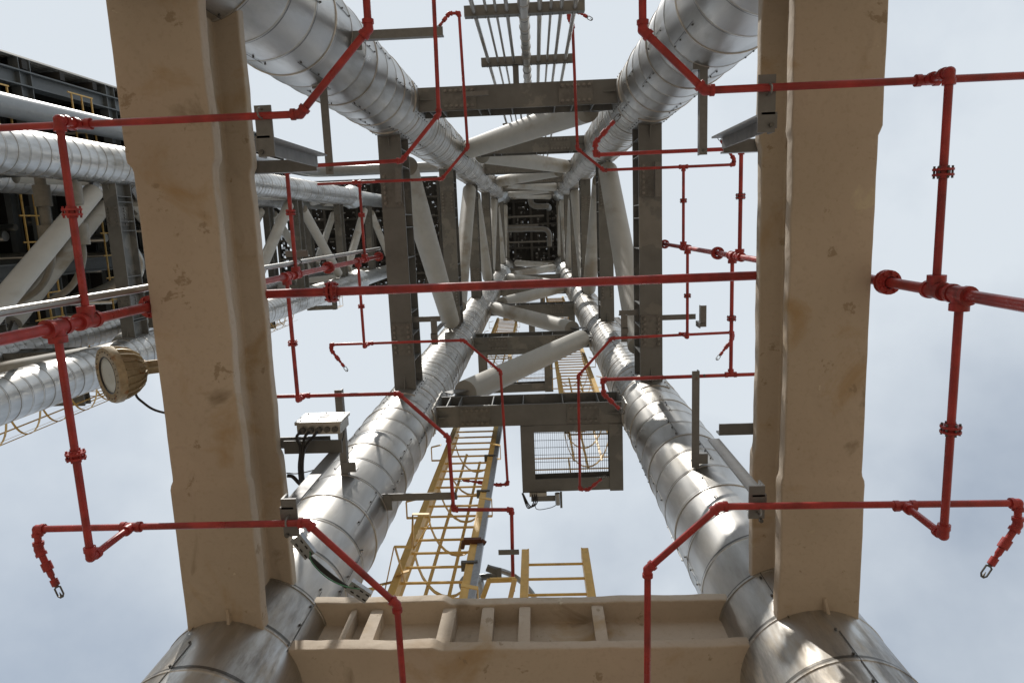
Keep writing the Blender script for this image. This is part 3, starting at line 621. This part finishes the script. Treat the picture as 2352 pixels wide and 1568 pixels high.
def ladder(x0, x1, y, z0, z1, label, cage=True, rung0=0.0, side=1):
    t = thing('caged_ladder' if cage else 'ladder', label, 'ladder', ((x0+x1)/2, y, z0), 'yellow ladders' )
    for x, s_ in ((x0, -1), (x1, 1)):
        mb = MB(); mb.ext([(-.0007,-.0056),(.0007,-.0056),(.0007,.0056),(-.0007,.0056)], (x,y,z0), (x,y,z1), up=(0,1,0))
        mb.ext([(-.0035,-.0006),(.0035,-.0006),(.0035,.0006),(-.0035,.0006)], (x+s_*.0035, y-.0045, z0), (x+s_*.0035, y-.0045, z1), up=(0,1,0)); mb.build('stile', m_yel, t)
    z = z0+.008
    while z < z1: mb = MB(); mb.cyl((x0,y,z), (x1,y,z), .0014, 8); mb.build('rung', m_yel, t); z += .0295
    if cage:
        mb = MB(); xm = (x0+x1)/2; R_ = (x1-x0)/2+.004; z = z0+.06
        def hp(a): return Vector((xm+math.cos(a)*R_*1.02, y+.006+max(0, math.sin(a))*R_*1.85, 0))
        while z < z1:
            pts = [Vector((x0, y+.002, z))]+[hp(math.pi*(1-j/14))+Vector((0,0,z)) for j in range(15)]+[Vector((x1, y+.002, z))]
            for a, b in zip(pts, pts[1:]): mb.bar(a, b, .0008, .0056)
            z += .095
        for j in (1, 4, 7, 10, 13):
            p = hp(math.pi*j/14); n_ = (p-Vector((xm, y, 0))).normalized(); mb.bar(p+Vector((0,0,z0+.05)), p+Vector((0,0,z1)), .0040, .0007, up=n_)
        mb.build('safety_cage', m_yel, t)
        z = z0+.10
        while z < z1-.05:
            for x, s_ in ((x0, -1), (x1, 1)):
                mb = MB(); pp = [(x, y-.005, z), (x+s_*.018, y-.005, z), (x+s_*.018, y-.024, z+.001), (x+s_*.004, y-.027, z+.001)]
                for a, b in zip(pp, pp[1:]): mb.bar(a, b, .0008, .005)
                mb.build('ladder_bracket', m_yel, t)
            z += .19
    return t
LA, LB_ = (-.136, -.0765), (.041, .104)
p1 = platform(-.0325, .119, 1, 'lowest grating platform, square and seen just below the near dark beam', 1)
p2 = platform(-.147, .030, 2, 'second grating platform, behind the pale diagonal tube', 2)
p3 = platform(-.0325, .119, 3, 'third grating platform up the overhead tower', 3)
p4 = platform(-.147, .030, 4, 'fourth and highest visible grating platform of the overhead tower', 4)
l1 = ladder(LA[0], LA[1], .325, .44, 1.12, 'large yellow caged ladder at bottom centre left')
l2 = ladder(LB_[0], LB_[1], .325, 1.03, 1.75, 'yellow caged ladder above the lowest platform, right of centre')
l3 = ladder(LA[0], LA[1], .325, 1.66, 2.38, 'yellow caged ladder rising from the second platform')
l4 = ladder(LB_[0], LB_[1], .325, 2.29, 3.0, 'yellow caged ladder rising from the third platform')
plabs = ['first', 'second', 'third', 'fourth']
for i, p in enumerate((p1, p2, p3, p4)): dup(p, (TX,0,0), plabs[i]+' platform from below on the left twin tower', 'platforms on the left twin tower')
for i, p in enumerate((l1, l2, l3, l4)): dup(p, (TX,0,0), plabs[i]+' caged ladder from below on the left twin tower', 'ladders on the left twin tower')
dup(p1, (TX, 0, LEV[5]-LEV[1]), 'fifth platform from below on the left twin tower', 'platforms on the left twin tower')
# short uncaged ladder at bottom right of centre
yl = .345; zt_ = yl/P(1336, 1268, 1).y
ladder(P(1214, 1272, zt_).x, P(1336, 1268, zt_).x, yl, .45, zt_, 'short plain yellow ladder top with three rungs above the stiffened beam', cage=False)
# yellow gate frame and curved handrails near it
t = thing('yellow_gate_frame', 'small yellow frame between the two bottom ladders', 'frame', (-.03, .33, .5))
mb = MB(); za = .50
def Q(px, py, z): return P(px, py, z)
for (a, b) in (((1108,1374),(1124,1330)), ((1124,1332),(1182,1330)), ((1182,1330),(1172,1374))):
    mb.bar(Q(a[0],a[1],.585), Q(b[0],b[1],.60), .0045, .002)
mb.build('frame', m_yel, t)
t = thing('yellow_handrail', 'curved yellow handrail left of the large caged ladder', 'handrail', Q(880, 1370, .60))
mb = MB(); zz = .60
rails = [[(880,1375),(905,1255),(945,1255),(948,1180),(985,1180),(988,1196)], [(912,1375),(910,1318),(940,1310)], [(908,1258),(932,1340)], [(848,1375),(862,1345),(905,1335),(896,1375)], [(948,1182),(950,1260),(988,1200)]]
for r_ in rails:
    pts = [Q(a, b, zz) for a, b in r_]
    for a, b in zip(pts, pts[1:]): mb.bar(a, b, .0008, .004)
mb.build('rail', m_yel, t)
# galvanised channel alongside the big ladder
t = thing('cable_channel', 'galvanised steel channel running up the right side of the big ladder', 'channel', (-.066, .322, .45))
mb = MB(); mb.ext([(-.003,-.003),(.003,-.003),(.003,.003),(.0023,.003),(.0023,-.0023),(-.0023,-.0023),(-.0023,.003),(-.003,.003)], (-.0665,.322,.44), (-.0665,.322,1.2), up=(0,1,0)); mb.build('channel', m_galv, t)
for z in (.62, .80, .93): mb = MB(); mb.box((-.082,.318,z), (-.066,.3275,z+.004)); mb.build('clip', m_bolt, t)
mb = MB(); c = Q(1088, 1250, .665)+Vector((0,-.004,0)); mb.box(c+Vector((-.010,-.003,-.003)), c+Vector((.008,.003,.002))); mb.cyl(c+Vector((-.010,0,0)), c+Vector((-.012,.008,0)), .0022, 8); mb.cyl(c+Vector((.008,0,0)), c+Vector((.012,.003,0)), .0026, 8)
tag(mb.build('beam_clamp', m_rust), 'rusty brown clamp gripping a ladder stile', 'clamp')
# round flood lamp and arm beyond the ladder
def floodlamp(label, c, axis, r, arm_to, cable=None, mhouse=m_tanmetal, fins=True):
    c = Vector(c); ax = Vector(axis).normalized(); t = thing('flood_lamp', label, 'lamp', c)
    mb = MB(); mb.lathe([(r*.66, r*.02), (r*.70, -r*.01), (r*1.0, 0), (r*1.04, r*.08), (r*1.04, r*.26), (r*.93, r*.30), (r*.90, r*.42), (r*.80, r*.75), (r*.60, r*1.02), (r*.36, r*1.16), (r*.30, r*1.22)], c, ax, 40, cap=False)
    mb.lathe([(r*.02, r*1.24), (r*.30, r*1.22)], c, ax, 40, cap=False); hs = mb.build('housing', mhouse, t, 40)
    if fins:
        mb = MB(); u = ax.orthogonal().normalized(); v = ax.cross(u)
        for j in range(20):
            a = 2*math.pi*j/20; n_ = u*math.cos(a)+v*math.sin(a); tt = ax.cross(n_)*r*.018
            pr = [(.90,.28),(1.0,.30),(.97,.50),(.87,.80),(.66,1.08),(.40,1.22),(.34,1.15),(.60,.98),(.80,.72)]
            pts = [c+n_*r*a_+ax*r*b_ for a_, b_ in pr]; k = len(pts)
            mb.add([p-tt for p in pts]+[p+tt for p in pts], [tuple(range(k)), tuple(range(2*k-1, k-1, -1))]+[(i, (i+1) % k, k+(i+1) % k, k+i) for i in range(k)])
        mb.build('cooling_fins', mhouse, hs)
        for j in range(24):
            mb = MB(); a = 2*math.pi*j/24; n_ = u*math.cos(a)+v*math.sin(a); mb.cyl(c+n_*r*.86-ax*r*.0, c+n_*r*.86-ax*r*.03, r*.022, 6)
            mb.build('rim_screw', m_bolt, hs)
    mb = MB(); mb.lathe([(r*.02, r*.05), (r*.4, r*.035), (r*.66, r*.05)], c, ax, 40, cap=False); mb.build('lens', m_glass, t, 80)
    mb = MB(); mb.lathe([(r*.645, r*.045), (r*.665, -r*.014), (r*.70, r*.012)], c, ax, 40, cap=False); mb.build('gasket', m_cable, t)
    b0 = c+ax*r*1.2; mb = MB(); mb.cyl(b0-ax*r*.05, b0+ax*r*.12, r*.30, 20); mb.bar(b0+ax*r*.1, Vector(arm_to), r*.50, r*.10, up=(0,0,1)); mb.bar(b0+ax*r*.1, Vector(arm_to), r*.08, r*.60, up=(0,0,1)); mb.build('arm', mhouse if fins else m_galv, t)
    if cable: mb = MB(); mb.tube(cable, r*.045, 8); mb.build('cable', m_cable, t)
    return t
zl = .40
c = P(247, 862, zl); axd = ((P(310, 846, zl)-c).normalized()*0+Vector((.6,-.03,.8))).normalized()
arm = P(384, 832, .442); arm.x = XL-.022
cab = [c+axd*.018+Vector((-.001,.006,0)), P(312, 905, zl+.010), P(330, 925, zl+.012), P(355, 941, zl+.014), P(392, 951, zl+.016)]
def smooth_path(pts, n=6):
    pts = [Vector(p) for p in pts]; q = [pts[0]*2-pts[1]]+pts+[pts[-1]*2-pts[-2]]; o = []
    for i in range(1, len(q)-2):
        for j in range(n):
            t_ = j/n; a, b, c_, d_ = q[i-1], q[i], q[i+1], q[i+2]
            o.append(.5*((2*b)+(-a+c_)*t_+(2*a-5*b+4*c_-d_)*t_*t_+(-a+3*b-3*c_+d_)*t_**3))
    return o+[pts[-1]]
lamp = floodlamp('tan ribbed round flood lamp on an arm off the left tan beam', c, axd, .0168, arm, smooth_path(cab))
mb = MB(); mb.box((XL-.030, arm.y-.002, arm.z-.002), (XL-.020, arm.y+.016, arm.z+.012)); mb.build('wall_plate', m_steel, lamp)
c = P(1080, 1330, .68); floodlamp('small grey round lamp behind the big yellow ladder', c+Vector((0,.01,0)), (.4,-.2,1), .014, P(1150, 1322, .69), None, m_galv, False)
mb = MB(); mb.tube(smooth_path([P(1123, 1303, .67), P(1165, 1315, .67), P(1195, 1333, .67), P(1222, 1362, .67), P(1234, 1390, .67)]), .0028, 10); tag(mb.build('curved_conduit', m_galv), 'curved grey conduit arching behind the short yellow ladder', 'conduit')
mb = MB(); a = P(1118, 1303, .66); mb.bar(a, a+Vector((.014,.006,.0)), .006, .004); mb.box(a+Vector((.010,-.001,-.004)), a+Vector((.015,.010,-.0025))); tag(mb.build('conduit_bracket', m_steel), 'dark bracket holding the curved conduit beside the galvanised channel', 'bracket')
# small angle with a yellow block beside the ladder
a = P(1145, 1274, .63); mb = MB(); lbar(mb, a, a+Vector((.020,0,0)), .005, .001); tag(mb.build('pipe_bracket', m_steel_light), 'little grey bracket on the red pipe right of the big ladder', 'bracket')
# ------------------------------------------------------------------ junction box on the lower left bracket
zj = .44
t = thing('junction_box', 'silver junction box with three cable glands beside the lower left leg', 'junction box', P(740, 975, zj))
xa, xb = P(683, 995, zj).x, P(782, 995, zj).x; ya, yb = P(735, 975, zj).y, P(735, 997, zj).y; zt = zj+.021
mb = MB(); mb.box((xa, ya, zj), (xb, yb, zt)); mb.build('box_body', m_stainless, t)
mb = MB(); mb.box((xa-.001, ya-.0022, zj-.001), (xb+.001, ya-.0001, zt+.001)); mb.build('lid', m_stainless, t)
mb = MB(); mb.box((xa+.012, ya-.0026, zj+.010), (xa+.018, ya-.0023, zj+.018)); mb.build('name_plate', m_steel_light, t)
mb = MB()
for x in (xa+.002, (xa+xb)/2, xb-.002):
    for z in (zj+.002, zt-.002): mb.cyl((x, ya-.0022, z), (x, ya-.0030, z), .0006, 6)
mb.build('lid_screws', m_bolt, t)
cabs = MB(); gl = MB()
for i, fx in enumerate((.14, .33, .52, .70, .88)):
    p = Vector((xa+(xb-xa)*fx, (ya+yb)/2, zj)); gl.cyl(p, p-Vector((0,0,.004 if i < 3 else .0015)), .0021, 6)
    if i < 3: cabs.tube(smooth_path([p-Vector((0,0,.003)), p+Vector((-.0025,.003,-.006)), P(690+5*i, 1030, zj-.004), P(687+4*i, 1072, zj+.004), P(690+4*i, 1110, zj+.012)]), .00095, 8)
gl.build('cable_gland', m_bolt, t); cabs.build('cables', m_cable, t)
mb = MB(); mb.tube(smooth_path([P(660, 1092, .445), P(672, 1094, .445), P(684, 1106, .445), P(690, 1112, .447)]), .0013, 8); mb.tube(smooth_path([P(658, 1086, .446), P(690, 1086, .446), P(740, 1070, .45), P(778, 1030, .45), P(790, 990, .45), P(785, 960, .45)]), .0004, 6)
tag(mb.build('loose_cables', m_cable), 'thin black cables looping beside the lower left bracket', 'cable')
mb = MB(); mb.bar(P(653, 1027, .447), P(786, 1024, .447), .009, .0012); tag(mb.build('box_shelf', m_steel), 'dark steel bar under the junction box', 'bracket')
# slotted tray ends with black cables near the lower left leg
t = thing('cable_tray', 'slotted galvanised tray pieces joined by black cables across the lower left leg', 'cable tray', P(700, 1255, .40))
for (a, b) in (((678,1235),(712,1278)), ((800,1345),(845,1375))):
    p = P(a[0], a[1], .405); q = P(b[0], b[1], .405); mb = MB(); mb.ext([(-.004,0),(.004,0),(.004,.004),(.0034,.004),(.0034,.0006),(-.0034,.0006),(-.0034,.004),(-.004,.004)], p, q, up=(0,0,1)); mb.mi = 1
    d = (q-p).normalized(); v = d.cross(Vector((0,0,1))); 
    for k in range(3):
        for s_ in (-1, 1): mb.bar(p+d*(.003+k*.0045)+v*s_*.002-Vector((0,0,.0001)), p+d*(.0055+k*.0045)+v*s_*.002-Vector((0,0,.0001)), .0009, .0003)
    mb.build('tray_piece', [m_galv, m_cable], t)
mb = MB()
for k in range(3): mb.tube(smooth_path([P(700+k*2, 1266+k*3, .408), P(745, 1306+k*4, .408), P(780+k*2, 1334+k*3, .408), P(806, 1352+k*2, .408)]), .0009, 8)
mb.build('cables', m_cable, t)
mb = MB(); mb.tube(smooth_path([P(712, 1266, .403), P(716, 1290, .403), P(750, 1325, .403), P(790, 1345, .403), P(826, 1352, .403)]), .0004, 6); mb.build('earth_wire', m_green, t)
# small camera and box hanging from the lowest platform
t = thing('platform_junction_box', 'small junction box and camera on the outer edge of the lowest platform', 'junction box', P(1240, 1140, 1.0))
mb = MB(); a = P(1216, 1132, .995); mb.box(a, a+Vector((.026,.006,.010))); mb.build('box', m_stainless, t)
mb = MB(); mb.box(P(1220, 1140, .995), P(1280, 1150, .995)+Vector((0,0,.003))); mb.box(P(1286, 1130, .995), P(1292, 1166, .995)+Vector((0,0,.003))); mb.build('arm', m_steel, t)
mb = MB(); mb.cyl(P(1280, 1132, .993), P(1282, 1158, .993), .004, 12); mb.build('camera_body', m_galv, t)
mb = MB()
for k in range(3): mb.tube(smooth_path([P(1222+k*5, 1135, .993), P(1225+k*4, 1155, .993), P(1212+k*3, 1166-k*2, .993), P(1199+k, 1132, .993)]), .0009, 6)
mb.tube(smooth_path([P(1230, 1140, .992), P(1232, 1168, .992), P(1262, 1166, .992), P(1280, 1158, .992)]), .0006, 6); mb.build('cables', m_cable, t)
# ------------------------------------------------------------------ high decks over the towers
def deck(label, x0, x1, y0, y1, z0, seed, layers=3, thr=.86):
    rnd = random.Random(seed); t = thing('overhead_deck', label, 'deck', (x0, y0, z0), 'high plant decks')
    mb = MB(); n = max(2, int((x1-x0)/.11)); pr = hprof(.016, .035, .002, .002)
    for i in range(n+1): x = x0+(x1-x0)*i/n; mb.ext(pr, (x, y0, z0), (x, y1, z0))
    m_ = max(2, int((y1-y0)/.13))
    for i in range(m_+1): y = y0+(y1-y0)*i/m_; mb.ext(hprof(.012, .03, .002, .002), (x0, y, z0-.0012), (x1, y, z0-.0012))
    mb.build('floor_beams', m_dark, t)
    for l_ in range(layers):
        mb = MB(); z = z0+.04+l_*.45; c_ = .016; nx = int((x1-x0)/c_); ny = int((y1-y0)/c_)
        for i in range(nx):
            for j in range(ny):
                v = noise.noise(Vector((i*.21+seed, j*.21, l_*3.7)))
                if rnd.random() < (thr if v < .1 else thr-.16):
                    if rnd.random() < .25:
                        for q in range(4): mb.box((x0+i*c_, y0+(j+q*.25)*c_, z), (x0+(i+1)*c_, y0+(j+q*.25+.17)*c_, z+.004))
                    else: mb.box((x0+i*c_, y0+j*c_, z), (x0+(i+1)*c_, y0+(j+1)*c_, z+.004))
        mb.build('deck_plates', m_black, t)
        if l_: 
            mb = MB()
            for k in range(26):
                x = rnd.uniform(x0, x1); y = rnd.uniform(y0, y1); zq = z-rnd.uniform(.02, .2)
                if rnd.random() < .5: mb.cyl((x, y0, zq), (x, y1, zq), rnd.uniform(.002, .007), 8)
                else: mb.cyl((x0, y, zq), (x1, y, zq), rnd.uniform(.002, .006), 8)
            mb.build('deck_pipes', m_deckpipe, t)
    mb = MB()
    for zz in (z0+.10, z0+.15): mb.tube([(x0,y0,zz),(x1,y0,zz),(x1,y1,zz),(x0,y1,zz),(x0,y0,zz)], .0016, 5)
    k = int((x1-x0)/.12)
    for i in range(k+1):
        for y in (y0, y1): x = x0+(x1-x0)*i/k; mb.bar((x,y,z0+.03), (x,y,z0+.15), .003, .003, up=(1,0,0))
    mb.build('guard_rail', m_dark, t)
    return t
deck('dark deck closing the top of the overhead tower shaft', XL-.06, XR+.04, -.30, .33, 4.84, 5, 3, .955)
deck('wide dark deck over the left twin tower', -1.80, -.66, -.33, .45, 4.86, 11, 3, .92)
def jpipe(label, pts, r, m_=m_deckpipe):
    mb = MB(); mb.tube(smooth_path(pts, 5), r, 14); return tag(mb.build('deck_pipe', m_), label, 'pipe')
z = 4.6
jpipe('hook shaped grey pipe under the deck at the top of the shaft', [P(1219,436,z), P(1219,462,z), P(1223,470,z), P(1232,474,z), P(1250,474,z), P(1258,474,z), P(1261,478,z+.1)], .019)
jpipe('grey pipe crossing the shaft top and bending downward', [P(1154,527.5,z), P(1180,527,z), P(1220,526,z), P(1246,526,z), P(1256,529,z), P(1261,537,z), P(1262,550,z), P(1262,566,z)], .017)
for k, (y, xa, xb) in enumerate(((.02, -.2, .02), (-.04, -.2, .06), (.13, -.2, .12))):
    mb = MB(); mb.cyl((xa, y, 4.78), (xb, y, 4.78), .006, 8); tag(mb.build('deck_pipe', m_deckpipe), ['thin straight pipe under the shaft top deck, middle one', 'thin straight pipe under the shaft top deck, nearest the back', 'thin straight pipe under the shaft top deck, nearest the front'][k], 'pipe')
# ------------------------------------------------------------------ process structure at far left
t = thing('process_structure', 'dark multi storey process structure with corrugated side at far left', 'building', (-1.9, 0, -.16))
SX0, SX1, SY0, SY1, STOP = -2.35, -1.50, -.53, .37, 4.32
pr = hprof(.045, .045, .004, .004)
for x in (SX1, -1.92, SX0):
    for y in (SY0+.035, -.24, .06, SY1):
        mb = MB(); mb.ext(pr, (x, y, -.16), (x, y, STOP if y < 0 else 3.6), up=(0,1,0)); mb.build('column', m_dark if x < -2.1 else m_bluesteel, t)
fl = [1.3, 1.72, 2.14, 2.56, 2.98, 3.4, 3.82, 4.24]
for k, z in enumerate(fl):
    y1 = SY1 if z < 3.5 else -.10
    mb = MB(); mb.ext(hprof(.03, .05, .003, .003), (SX1+.001, SY0, z-.06), (SX1+.001, y1, z-.06)); mb.ext(hprof(.03, .05, .003, .003), (-1.92, SY0, z-.06), (-1.92, y1, z-.06))
    for y in (SY0+.035, -.24, .06, SY1):
        if y <= y1: mb.ext(hprof(.03, .05, .003, .003), (SX0, y, z-.0612), (SX1, y, z-.0612))
    mb.build('floor_frame', m_bluesteel, t)
    mb = MB(); xx = SX1-.09
    while xx > SX0: mb.ext(hprof(.018, .035, .002, .002), (xx, SY0, z-.045), (xx, y1, z-.045)); xx -= .085
    mb.build('floor_joists', m_bluesteel, t)
    mb = MB(); rnd = random.Random(k); c_ = .06
    for i in range(int((SX1-SX0)/c_)):
        for j in range(int((y1-SY0)/c_)):
            if rnd.random() < .93: mb.box((SX0+i*c_, SY0+j*c_, z-.006), (SX0+(i+1)*c_, SY0+(j+1)*c_, z-.002))
    mb.build('floor_plates', m_black, t)
# corrugated cladding with girts
mb = MB(); n = 180; pts = []
x = SX1+.015; vs = []; 
for i in range(n+1):
    xx = x-(x-SX0)*i/n; yy = SY0-(.008 if (i//2) % 2 else 0); vs += [(xx, yy, .6), (xx, yy, STOP+.05), (xx, yy-.002, .6), (xx, yy-.002, STOP+.05)]
fs = []
for i in range(n): a = 4*i; fs += [(a, a+4, a+5, a+1), (a+2, a+3, a+7, a+6), (a, a+2, a+6, a+4), (a+1, a+5, a+7, a+3)]
fs += [(0,1,3,2), (4*n, 4*n+2, 4*n+3, 4*n+1)]
mb.add(vs, fs); mb.build('corrugated_side', m_sheet, t)
z = 1.1
while z < STOP+.03:
    mb = MB(); mb.box((SX0, SY0+.006, z), (SX1+.02, SY0+.030, z+.022)); mb.build('girt', m_black, t); z += .165
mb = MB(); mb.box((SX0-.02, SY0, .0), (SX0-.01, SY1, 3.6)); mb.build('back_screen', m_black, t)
# handrails of that structure
rl = ((2.31,-.17,.28,'long one just left of the tan beam'), (1.95,-.15,.30,'long one close to the left picture edge'), (1.86,-.43,-.29,'short one at the left picture edge'),
      (2.24,-.46,-.32,'short one up beside the tan beam'), (2.78,-.2,.10,'one seen right of the left tan beam'), (3.3,-.1,.2,'highest of all, seen between the silver legs'))
for k, (z, ya, yb, lb) in enumerate(rl):
    t = thing('yellow_guard_rail', 'yellow guard rail on the far left structure, '+lb, 'guard rail', (SX1+.045, ya, z), 'yellow guard rails at far left'); xx = SX1+.045
    for dz in (.02, .07, .12): h = MB(); h.bar((xx, ya, z+dz), (xx, yb, z+dz), .004, .004); h.build('rail', m_yel, t)
    n_ = max(2, int((yb-ya)/.07))
    for q in range(n_+1): yy = ya+(yb-ya)*q/n_; h = MB(); h.bar((xx+.002, yy, z), (xx+.002, yy, z+.125), .004, .003, up=(1,0,0)); h.build('post', m_yel, t)
# pipes in the far left structure
def cpipe(pts, r, label, m_=m_clad2, rings=True):
    mb = MB(); mb.tube(pts, r, 14)
    if rings:
        for a, b in zip(pts, pts[1:]):
            a = Vector(a); b = Vector(b); d = (b-a); n_ = int(d.length/.06); d.normalize()
            for i in range(n_): q = a+d*(i*.06+.02); mb.cyl(q, q+d*.003, r*1.05, 14)
    return tag(mb.build('insulated_pipe', m_, None, 50), label, 'pipe', 'silver pipes inside the far left structure')
n_ = 0
for fi, zf in enumerate((2.14, 2.56, 2.98, 3.4)):
    for q, (y, r) in enumerate(((-.38,.016), (-.06,.010), (-.02,.015), (.055,.010), (.12,.013), (.20,.016), (.27,.010))):
        z = zf-.075-.02*((q*7+fi*3) % 3); y += .015*((q*5+fi*4) % 3-1)
        cpipe([(SX0+.1, y, z), (SX1-.02-.02*((q+fi) % 3), y, z)], r, 'silver pipe crossing the far left structure, '+['nearest back', 'second', 'third', 'fourth', 'fifth', 'sixth', 'nearest front'][q]+' pipe under the '+['lowest', 'second', 'third', 'fourth'][fi]+' floor', m_stainless)
gx, gy = -1.42, -.367
mb = MB(); mb.tube(smooth_path([(gx,gy,.2), (gx,gy,1.5), (gx,gy,3.0), (gx,gy,4.2), (gx+.02,gy,4.42), (gx+.12,gy,4.5), (-1.0,gy,4.5), (-.6,gy,4.5), (-.30,gy,4.5)], 6), .0325, 24)
tag(mb.build('large_grey_pipe', m_bluegrey, None, 50), 'large smooth blue grey pipe running above the left silver legs', 'pipe')
for k, (yy, zz, r) in enumerate(((-.145, 1.50, .016), (-.085, 1.62, .015))):
    a = P([120, 165][k], 405, 1.62); mb = MB(); xx = -1.06
    mb.tube([(xx+k*.07, -.165, 1.5), (xx+k*.07, -.02, 1.5)], .011, 14); mb.cyl((xx+k*.07, -.12+k*.0, 1.5), (xx+k*.07, -.075, 1.5), .017, 18); mb.cyl((xx+k*.07, -.035, 1.5), (xx+k*.07, .01, 1.5), .0185, 18)
    mb.tube(smooth_path([(xx+k*.07, -.02, 1.5), (xx+k*.07, .04, 1.5), (xx-.03+k*.07, .10, 1.49), (xx-.10+k*.07, .14, 1.48)]), .007, 10)
    tag(mb.build('sleeved_pipe', m_hose, None, 50), ['dull grey sleeved pipe hanging under the left leg, left one', 'dull grey sleeved pipe hanging under the left leg, right one'][k], 'pipe')
for k, (dx, r) in enumerate(((0, .016), (.05, .010))):
    mb = MB(); b = Vector((-1.22+dx, .02, 2.0)); mb.tube(smooth_path([b, b+Vector((.02,.05,0)), b+Vector((.0,.10,0)), b+Vector((-.06,.13,0)), b+Vector((-.14,.15,0))]), r, 14)
    tag(mb.build('curved_insulated_pipe', m_clad2, None, 50), ['thick curved clad pipe behind the pale diagonal tubes at left', 'thin curved clad pipe behind the pale diagonal tubes at left'][k], 'pipe')
